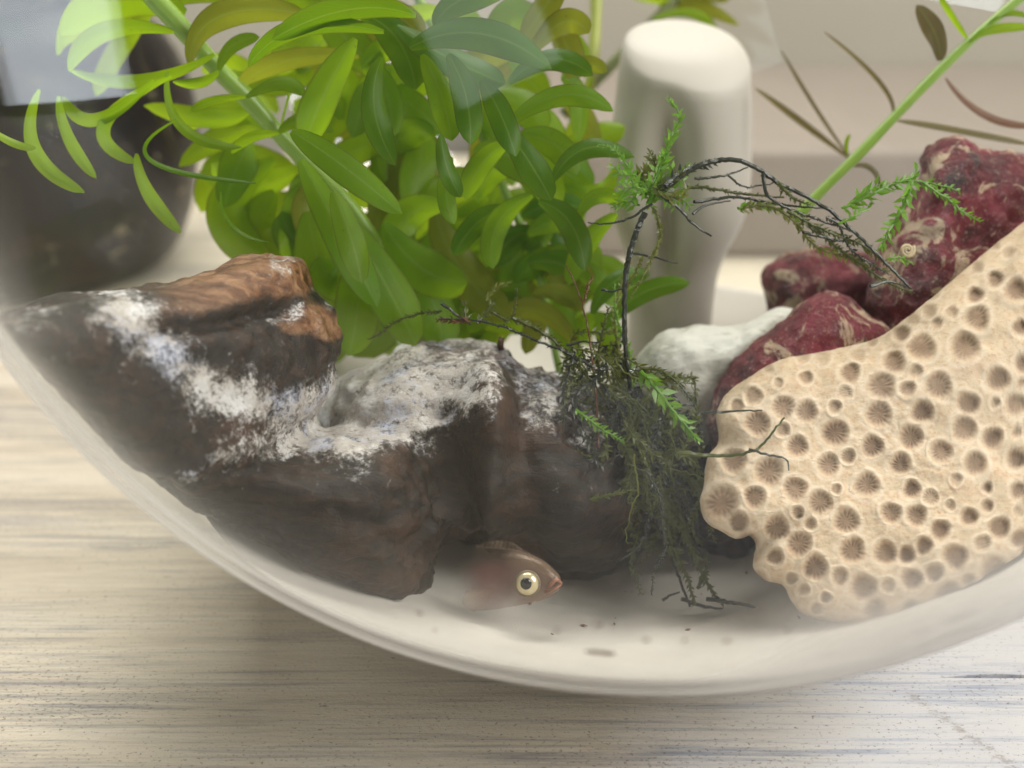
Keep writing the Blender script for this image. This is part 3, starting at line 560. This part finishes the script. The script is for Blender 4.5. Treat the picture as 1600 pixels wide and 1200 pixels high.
# ------------------------------------------------------------------ moss
def mat_moss(name, c1, c2, tr, trans=.4):
    m = M(name); o = m.coord(); n = m.noise(o, 3.5, 4); b = m.bsdf(m.mix(n, c1, c2), .4)
    t = m.n('ShaderNodeBsdfTranslucent'); m.put(t.inputs[0], tr); return m.done(m.mixs(trans, b, t.outputs[0]))
mm_b = mat_moss('moss_bright', (.09, .22, .02), (.18, .32, .03), (.28, .55, .03))
mm_o = mat_moss('moss_olive', (.055, .075, .014), (.11, .12, .025), (.17, .19, .02), .35)
mm_y = mat_moss('moss_yellowish', (.13, .15, .03), (.19, .20, .05), (.30, .32, .04))
mm_d = mat_moss('moss_dark', (.018, .022, .016), (.035, .040, .025), (.02, .03, .01), .1)
mm_r = mat_moss('moss_rusty', (.12, .045, .02), (.18, .075, .03), (.2, .08, .03), .2)
def frond(parent, pts, t, wpx, leaf_px, mat, dens=1., t1=None, jit=1.5, flat=.6, ang=48, taper=.45):
    leaf_px *= .8
    p = spline(pts, max(10, int(6*len(pts)))); L = np.concatenate([[0], np.cumsum(np.hypot(*np.diff(p, axis=0).T))])
    n = max(8, int(L[-1]/6)); u = np.linspace(0, L[-1], n); q = np.stack([np.interp(u, L, p[:, k]) for k in (0, 1)], 1)
    q += rng.normal(0, jit*.4, q.shape)
    tl = np.linspace(t, t if t1 is None else t1, n)+np.cumsum(rng.normal(0, .012, n)); P = at(q[:, 0], q[:, 1], tl); k = tl.mean()/F
    V, Fc = tube_geo(P, wpx*.5*k*np.linspace(1, taper, n), 6); V = list(V); Fc = list(Fc)
    if leaf_px:
        step = leaf_px*.27/dens; m = int(L[-1]/step)
        for i in range(m):
            s = (i+.5)/m; j = min(int(s*(n-1)), n-2); fr = s*(n-1)-j; b = P[j]*(1-fr)+P[j+1]*fr; tg = P[j+1]-P[j]; tg /= max(np.linalg.norm(tg), 1e-9)
            a0 = rng.normal(0, flat)+(0 if i % 2 else math.pi); e1 = np.cross(tg, FWD); e1 /= max(np.linalg.norm(e1), 1e-9); e2 = np.cross(tg, e1)
            out = e1*math.cos(a0)+e2*math.sin(a0); aa = math.radians(ang+rng.normal(0, 12)); d = tg*math.cos(aa)+out*math.sin(aa)
            ll = leaf_px*k*(.65+.5*rng.random())*(1-.55*max(0, s-.6)/.4); sd = np.cross(d, FWD+.4*rng.normal(size=3)); sd /= max(np.linalg.norm(sd), 1e-9)
            w_ = ll*.19; c = len(V); bend = tg*ll*.12
            V += [b, b+d*ll*.45+sd*w_, b+d*ll+bend, b+d*ll*.45-sd*w_]; Fc += [(c, c+1, c+2, c+3)]
    return mesh('frond', inside(np.array(V), 9.74), Fc, mat, parent, smooth=False)
GM = 'tufts of water moss'
T1 = thing('moss_tuft', 'tall moss tuft with a fuzzy bright green head, standing before the white ornament', 'moss', GM)
for a in [([(1012, 318), (1035, 262), (1048, 215), (1062, 188), (1056, 168), (1042, 153)], 16.2, 5, 20, mm_b, 1.5), ([(1005, 305), (985, 270), (965, 238), (935, 226)], 16.2, 4, 14, mm_b, 1.1),
          ([(1020, 300), (990, 292), (962, 302)], 16.1, 4, 26, mm_b, 1.2), ([(1015, 320), (1030, 290), (1060, 270), (1080, 262)], 16.1, 6, 26, mm_b, 1.5), ([(1010, 310), (1000, 280), (1020, 250)], 16.3, 4, 24, mm_y, 1.3),
          ([(1015, 310), (1050, 300), (1080, 325)], 16.1, 4, 26, mm_b, 1.3), ([(1030, 300), (1060, 310), (1078, 290)], 16.0, 4, 22, mm_y, 1.3), ([(1000, 320), (975, 315), (957, 325)], 16.3, 4, 22, mm_b, 1.2), ([(1012, 300), (1030, 265), (1042, 235)], 16.1, 4, 26, mm_b, 1.5),
          ([(1022, 325), (1032, 365), (1018, 405), (1000, 440), (985, 465)], 16.2, 4, 10, mm_y, 1.3), ([(1005, 400), (985, 440), (960, 470)], 16.4, 3, 10, mm_y, 1.0),
          ([(1018, 318), (985, 340), (950, 350), (918, 348)], 16.0, 5, 5, mm_d, .5), ([(1032, 306), (1060, 325), (1085, 352), (1112, 370)], 16.0, 7, 0, mm_d, 1.), ([(985, 395), (1020, 402), (1058, 412)], 16.6, 5, 0, mm_d, 1.),
          ([(1008, 332), (988, 380), (977, 440), (976, 520), (984, 600), (1000, 690), (1018, 790), (1052, 880), (1078, 948)], 16.1, 10, 0, mm_d, 1.), ([(940, 452), (955, 456), (975, 450)], 16.2, 5, 0, mm_d, 1.),
          ([(935, 700), (930, 600), (920, 520), (905, 460), (884, 414)], 16.4, 4, 5, mm_r, .8), ([(912, 472), (918, 450), (925, 432)], 16.4, 4, 9, mm_r, .8), ([(950, 640), (965, 560), (962, 480), (985, 400)], 16.8, 5, 16, mm_y, 1.2), ([(945, 640), (935, 560), (950, 480)], 16.7, 5, 18, mm_o, 1.2), ([(985, 640), (985, 560), (965, 500), (960, 440)], 16.6, 5, 14, mm_b, 1.)]:
    frond(T1, a[0], a[1], a[2], a[3], a[4], a[5], t1=(17.1 if len(a[0]) > 6 else None))
T2 = thing('moss_tuft', 'dark wiry moss strands arching from the fuzzy head to the tall maroon rock', 'moss', GM)
for a in [([(1035, 295), (1085, 262), (1130, 250), (1170, 256), (1220, 288), (1280, 318), (1330, 358), (1375, 402), (1420, 448)], 16.0, 10, 5, mm_d, .6), ([(1040, 290), (1065, 268), (1095, 258), (1130, 250)], 15.95, 8, 18, mm_d, 1.0),
          ([(1085, 279), (1125, 276), (1168, 262)], 16.0, 5, 6, mm_d, .6), ([(1060, 300), (1090, 292), (1140, 300), (1185, 306), (1225, 308)], 16.1, 6, 9, mm_o, .9), ([(1085, 316), (1150, 308), (1220, 320), (1300, 326)], 16.1, 6, 6, mm_d, .7),
          ([(1137, 273), (1165, 292), (1215, 284)], 16.0, 4, 5, mm_d, .5), ([(1192, 268), (1202, 308), (1255, 335), (1330, 360)], 16.1, 6, 7, mm_d, .8), ([(1152, 326), (1200, 322), (1240, 345), (1275, 385), (1330, 405), (1390, 425)], 16.3, 5, 17, mm_y, 1.2),
          ([(1152, 326), (1190, 320), (1225, 330)], 16.25, 4, 16, mm_b, 1.2), ([(1255, 362), (1300, 374), (1352, 378)], 16.1, 6, 4, mm_d, .5), ([(1230, 330), (1290, 360), (1350, 385), (1405, 430)], 16.2, 5, 15, mm_o, 1.3),
          ([(1260, 350), (1320, 395), (1385, 440), (1425, 455)], 16.3, 5, 14, mm_o, 1.3), ([(1215, 285), (1240, 310), (1265, 320)], 16.1, 6, 14, mm_o, 1.1), ([(1082, 334), (1105, 320), (1140, 314)], 16.0, 5, 4, mm_d, .5), ([(1360, 448), (1390, 440), (1425, 450)], 16.1, 6, 0, mm_d, 1.), ([(1290, 340), (1310, 350), (1330, 390), (1390, 430)], 16.2, 4, 10, mm_d, 1.)]:
    frond(T2, *a[:6], t1=a[1]+.3)
T3 = thing('moss_tuft', 'bright feathery green moss sprig lying over the tall maroon rock', 'moss', GM)
for a in [([(1315, 325), (1350, 310), (1395, 288), (1440, 284), (1500, 298)], 16.3, 5, 24, mm_b, 1.1), ([(1400, 285), (1428, 275), (1432, 255)], 16.3, 4, 20, mm_b, 1.2), ([(1440, 284), (1480, 312), (1510, 335), (1534, 346)], 16.4, 5, 18, mm_b, 1.2),
          ([(1425, 285), (1410, 325), (1390, 360), (1374, 390)], 16.1, 7, 30, mm_b, 1.5), ([(1310, 350), (1340, 335), (1365, 315)], 16.2, 4, 16, mm_b, 1.), ([(1385, 405), (1405, 402), (1425, 412)], 16.3, 4, 16, mm_b, 1.1), ([(1330, 318), (1370, 290), (1400, 296)], 16.3, 4, 22, mm_b, 1.2)]:
    frond(T3, *a[:6], t1=a[1]+.1)
T4 = thing('moss_tuft', 'thin moss strands reaching left over the top of the driftwood dome', 'moss', GM)
for a in [([(690, 487), (655, 490), (620, 502), (592, 522), (575, 530)], 16.6, 4, 9, mm_o, 1.2), ([(690, 474), (712, 490), (735, 507)], 16.5, 6, 0, mm_d, 1.), ([(930, 575), (880, 548), (840, 533), (790, 512), (740, 500), (685, 499)], 16.4, 5, 7, mm_d, .9),
          ([(735, 503), (710, 500), (682, 500)], 16.4, 3, 15, mm_r, 1.3), ([(728, 500), (727, 486), (727, 470)], 16.4, 4, 18, mm_o, 1.1), ([(745, 506), (760, 488), (772, 472)], 16.4, 5, 18, mm_o, 1.3), ([(765, 485), (790, 500), (803, 490), (808, 450)], 16.5, 4, 9, mm_o, 1.2),
          ([(760, 470), (775, 450), (800, 440)], 16.8, 3, 12, mm_y, 1.0), ([(800, 497), (840, 515), (880, 545), (920, 590), (955, 640)], 16.5, 6, 12, mm_o, 1.3), ([(885, 540), (905, 534), (935, 536)], 16.5, 5, 5, mm_d, .8), ([(960, 660), (920, 610), (890, 570)], 16.6, 5, 18, mm_o, 1.2)]:
    frond(T4, *a[:6], t1=a[1]+.1)
T5 = thing('moss_tuft', 'dense dark olive moss hanging between driftwood and coral down to the sand', 'moss', GM)
for k in range(24):
    x, y = 1020+random.gauss(0, 20), 288+random.gauss(0, 12); a = random.uniform(0, 6.28); L = random.uniform(18, 42)
    frond(T1, [(x, y), (x+.5*L*math.cos(a), y+.5*L*math.sin(a)), (x+L*math.cos(a), y+L*math.sin(a)-4)], random.uniform(15.9, 16.7), 3, random.uniform(16, 26), random.choice([mm_b, mm_b, mm_o, mm_y]), 1.3)
for k in range(150):
    x0 = random.uniform(925, 1065); y0 = random.uniform(590, 760) if random.random() < .75 else random.uniform(530, 600)
    n = random.randint(3, 6)
    if y0 < 600: x0 = random.uniform(890, 985)
    pts = [(x0, y0)]; hd_ = random.gauss(.12, .5)
    for j in range(n):
        hd_ += random.gauss(-.1*hd_, .6); q = random.uniform(20, 46); pts.append((pts[-1][0]+q*math.sin(hd_), pts[-1][1]+q*math.cos(hd_)))
    pts = [(min(max(x, 880), 1085+.12*(y-600)), min(max(y, 520 if x < 985 else 590), 930)) for x, y in pts]
    frond(T5, pts, random.uniform(16.0, 17.6), random.uniform(2.5, 5), random.uniform(10, 20)*(k % 5 > 0), random.choice([mm_o, mm_o, mm_o, mm_d, mm_d, mm_y if k % 5 == 0 else mm_o]), random.uniform(.8, 1.5), jit=3)
for a in [([(1000, 580), (1020, 600), (1050, 640), (1075, 668), (1092, 690)], 15.9, 7, 34, mm_b, 1.5), ([(1000, 575), (1035, 580), (1060, 600)], 16.0, 4, 12, mm_o, 1.2), ([(1000, 700), (1030, 780), (1050, 850), (1075, 905), (1085, 945)], 16.5, 9, 22, mm_o, 1.2),
          ([(1060, 800), (1085, 870), (1108, 915), (1130, 945)], 16.6, 9, 20, mm_o, 1.2), ([(1065, 935), (1095, 946), (1130, 952)], 16.7, 7, 6, mm_d, .8), ([(1105, 936), (1150, 942), (1190, 952), (1228, 956)], 16.5, 7, 6, mm_d, .7), ([(1035, 938), (1050, 930), (1062, 925)], 16.6, 5, 0, mm_d, 1.),
          ([(1090, 920), (1105, 890), (1100, 860)], 16.6, 6, 12, mm_o, 1.), ([(1095, 645), (1150, 642), (1192, 641)], 14.9, 5, 3, mm_d, .5), ([(1060, 708), (1130, 712), (1180, 703), (1205, 678), (1226, 652)], 14.9, 7, 5, mm_o, .7), ([(1170, 702), (1205, 712), (1230, 718), (1232, 735)], 14.8, 5, 4, mm_d, .5),
          ([(900, 640), (940, 670), (975, 690)], 15.9, 4, 16, mm_b, 1.2), ([(920, 780), (960, 772), (995, 765)], 15.9, 4, 12, mm_o, 1.2), ([(985, 578), (1030, 580), (1065, 605), (1095, 650)], 16.0, 4, 4, mm_d, .5)]:
    frond(T5, *a[:6])
# air bubble caught on the moss
bm = bmesh.new(); bmesh.ops.create_uvsphere(bm, u_segments=20, v_segments=12, radius=.05)
me = bpy.data.meshes.new('air_bubble'); bm.to_mesh(me); bm.free(); me.materials.append(mat_glass(.10, (.95, .97, .97), 'bubble_skin'))
me.polygons.foreach_set('use_smooth', [True]*len(me.polygons))
o = link(bpy.data.objects.new('air_bubble', me)); o.location = at(988, 578, 15.85); tag(o, 'tiny air bubble clinging to the dark moss stem', 'bubble')
# ------------------------------------------------------------------ fish
def mat_fish():
    m = M('fish_skin'); o = m.coord(); n = m.noise(o, 5, 4); sc2 = m.voro(o, 22)
    head = m.attr('head'); gill = m.attr('gill'); back = m.attr('back')
    col = m.mix(n, (.26, .17, .15), (.34, .24, .21)); col = m.mix(back, col, (.22, .17, .10)); col = m.mix(head, col, m.mix(m.math('MULTIPLY', n, .9), (.27, .18, .11), (.18, .11, .09))); col = m.mix(m.math('MULTIPLY', gill, m.math('ADD', m.math('MULTIPLY', n, .9), .3), True), col, (.23, .06, .062))
    b = m.bsdf(col, .3, m.bump(sc2, .25, .02), Metallic=.15); tr = m.n('ShaderNodeBsdfTransparent')
    clear = m.math('MULTIPLY', m.math('SUBTRACT', 1., m.math('MAXIMUM', head, m.math('MULTIPLY', gill, .9)), True), .62)
    clear = m.math('ADD', clear, .42)
    return m.done(m.mixs(clear, b, tr.outputs[0]))
fish = thing('fish', 'small pink translucent fish with gold-ringed eye resting on the sand under the driftwood', 'fish')
# stations: px, py of the mid line, half height px, half width px, depth
stn = spline([(873, 911, 10, 7, 15.35), (867, 910, 18, 12, 15.38), (850, 907, 30, 17, 15.42), (825, 904, 39, 23, 15.5), (795, 903, 46, 26, 15.62), (755, 904, 50, 26, 15.85), (710, 905, 47, 22, 16.1), (660, 904, 38, 16, 16.3), (615, 902, 25, 10, 16.4), (580, 900, 15, 6, 16.45), (560, 899, 13, 4, 16.45)], 60)
v = []; hd = []; gl = []; bk = []
for i, (x, y, h, wd, t) in enumerate(stn):
    k = t/F; c = at(x, y, t)
    tg = at(*stn[min(i+1, 59)][[0, 1, 4]])-at(*stn[max(i-1, 0)][[0, 1, 4]]); tg /= np.linalg.norm(tg); sd = np.cross(tg, UP); sd /= np.linalg.norm(sd)
    for j in range(28):
        a = 2*math.pi*j/28; ca, sa = math.cos(a), math.sin(a)
        v.append(c+UP*(h*k*sa)+sd*(wd*k*np.sign(ca)*abs(ca)**.8)); hd.append(float(sm(x, 766, 832)*.85)); gl.append(math.exp(-((x-772)/34)**2)*(.6+.4*ca*ca)*(1. if sa < .6 else .4)); bk.append(float(sm(sa, .2, .9)))
f = grid_faces(60, 28, True)+[tuple(range(28))[::-1], tuple(range(59*28, 60*28))]
o = mesh('body', v, f, mat_fish(), fish, attrs={'head': hd, 'gill': gl, 'back': bk}); weld(o)
def lump(name, px, py, t, rx, ry, rz, mat, parent, seg=24, turn=0.):
    bm = bmesh.new(); bmesh.ops.create_uvsphere(bm, u_segments=seg, v_segments=seg//2, radius=1); k = t/F
    vv = np.array([q.co for q in bm.verts]); ff = [[q.index for q in g.verts] for g in bm.faces]; bm.free()
    a = RIGHT*math.cos(turn)+FWD*math.sin(turn); b = FWD*math.cos(turn)-RIGHT*math.sin(turn)
    return mesh(name, at(px, py, t)+k*(rx*vv[:, :1]*a+ry*vv[:, 1:2]*UP+rz*vv[:, 2:]*b), ff, mat, parent)
def mat_iris():
    m = M('fish_iris'); o = m.coord(); n = m.noise(o, 9, 3)
    return m.done(m.bsdf(m.mix(n, (.42, .32, .14), (.62, .57, .40)), .22, Metallic=.35, Coat_Weight=.6))
mir = mat_iris(); mpu = mat_plain('pupil', (.006, .006, .008), (.012, .012, .014), .08)
et = 15.22
eye = lump('eye', 824, 912, et, 18, 18.5, 10, mir, fish)
lump('pupil', 822, 912, et-.075, 9, 9.5, 4, mpu, eye)
tv, tf = tube_geo([at(824+18.5*math.cos(a), 912+19*math.sin(a), et+.01) for a in np.linspace(0, 2*math.pi, 40)], .022, 8)
mesh('eye_rim', tv, tf, mat_plain('eye_rim', (.10, .07, .05), (.18, .14, .09), .3, 8), eye)
mlip = mat_plain('lips', (.22, .085, .055), (.28, .13, .09), .35, 8)
tv, tf = tube_geo(spline([at(852, 924, 15.3), at(862, 912, 15.2), at(870, 906, 15.2), at(877, 911, 15.28)], 16), np.array([.012]*4+[.026]*8+[.022]*4), 8); mesh('upper_lip', tv, tf, mlip, fish)
tv, tf = tube_geo(spline([at(853, 927, 15.3), at(862, 922, 15.2), at(870, 918, 15.2), at(876, 913, 15.28)], 16), np.linspace(.012, .022, 16), 8); mesh('lower_lip', tv, tf, mlip, fish)
def mat_fin():
    m = M('fin_membrane'); uv = m.coord(kind='UV'); ray = m.math('ABSOLUTE', m.math('SINE', m.math('MULTIPLY', m.n_x(uv), 40.)))
    b = m.bsdf(m.mix(ray, (.36, .26, .17), (.26, .16, .11)), .4); tr = m.n('ShaderNodeBsdfTransparent'); return m.done(m.mixs(m.math('ADD', m.math('MULTIPLY', ray, .12), .78), b, tr.outputs[0]))
mfin = mat_fin()
def fin(name, root, tips, t0, t1):
    a = spline(root, 16); b = spline(tips, 16); v = []; uv = []
    for i in range(16):
        for j in range(6):
            s = j/5; q = a[i]*(1-s)+b[i]*s; v.append(at(q[0], q[1], t0+(t1-t0)*i/15+.05*math.sin(i)*s)); uv.append((i/15, s))
    o = mesh(name, v, grid_faces(16, 6), mfin, fish, uv=uv); md = o.modifiers.new('t', 'SOLIDIFY'); md.thickness = .015; return o
fin('dorsal_fin', [(830, 868), (800, 860), (770, 857), (745, 858)], [(822, 862), (800, 848), (775, 845), (742, 852)], 15.55, 15.85)
fin('tail_fin', [(562, 888), (560, 899), (562, 910)], [(505, 866), (525, 898), (508, 930)], 16.45, 16.5)
fin('pectoral_fin', [(772, 925), (766, 932), (764, 940)], [(728, 924), (722, 942), (740, 956)], 15.5, 15.55)
fin('anal_fin', [(690, 950), (665, 944), (640, 936)], [(684, 968), (650, 966), (628, 948)], 16.15, 16.35)
# ------------------------------------------------------------------ specks on the liner
V = []; Fc = []
for k in range(60):
    a = random.random()*6.283; r = 4.4*math.sqrt(random.random()); x, y = r*math.cos(a), r*math.sin(a); z = linerz(x, y)+.02; s = random.uniform(.012, .032); c = len(V); q = random.random()*3
    for dx, dy, dz in ((-2, 0, 0), (0, -1, 0), (2, 0, 0), (0, 1, 0), (0, 0, .8), (0, 0, -.8)): V.append((x+s*(dx*math.cos(q)-dy*math.sin(q)), y+s*(dx*math.sin(q)+dy*math.cos(q)), z+s*dz))
    Fc += [(c+i, c+(i+1) % 4, c+4) for i in range(4)]+[(c+(i+1) % 4, c+i, c+5) for i in range(4)]
for qx, qy, sx, sy in ((940, 1020, 26, 7), (1010, 1000, 7, 4), (1135, 1002, 9, 4), (655, 958, 7, 4), (1070, 1000, 5, 4), (1395, 1010, 20, 5), (1500, 962, 34, 6), (1440, 985, 18, 5), (870, 985, 5, 5), (960, 905, 4, 4), (935, 975, 8, 5), (680, 985, 4, 3), (1230, 985, 6, 4)):
    dv = at(qx, qy, 1.)-CAM; oc = CAM-BC; A = dv@dv; Bq = 2*oc@dv; Cq = oc@oc-9.86**2; D = Bq*Bq-4*A*Cq
    if D < 0: continue
    t = (-Bq-D**.5)/2/A+.02; p0 = CAM+dv*t; nn_ = (BC-p0)/np.linalg.norm(BC-p0); c = len(V); k = t/F; e2 = np.cross(nn_, RIGHT); e2 /= np.linalg.norm(e2); e1 = np.cross(e2, nn_)
    V += [p0+e1*(sx*k*math.cos(a)*random.uniform(.7, 1.2))+e2*(sy*2*k*math.sin(a)*random.uniform(.7, 1.2)) for a in np.linspace(0, 6.283, 14, endpoint=False)]+[p0+nn_*.02, p0-nn_*.005]
    Fc += [(c+i, c+(i+1) % 14, c+14) for i in range(14)]+[(c+(i+1) % 14, c+i, c+15) for i in range(14)]
o = mesh('debris', V, Fc, mat_plain('brown_specks', (.14, .09, .06), (.22, .13, .09), .7), smooth=False); tag(o, 'dark specks of debris scattered over the pale sand', 'debris', kind='stuff')
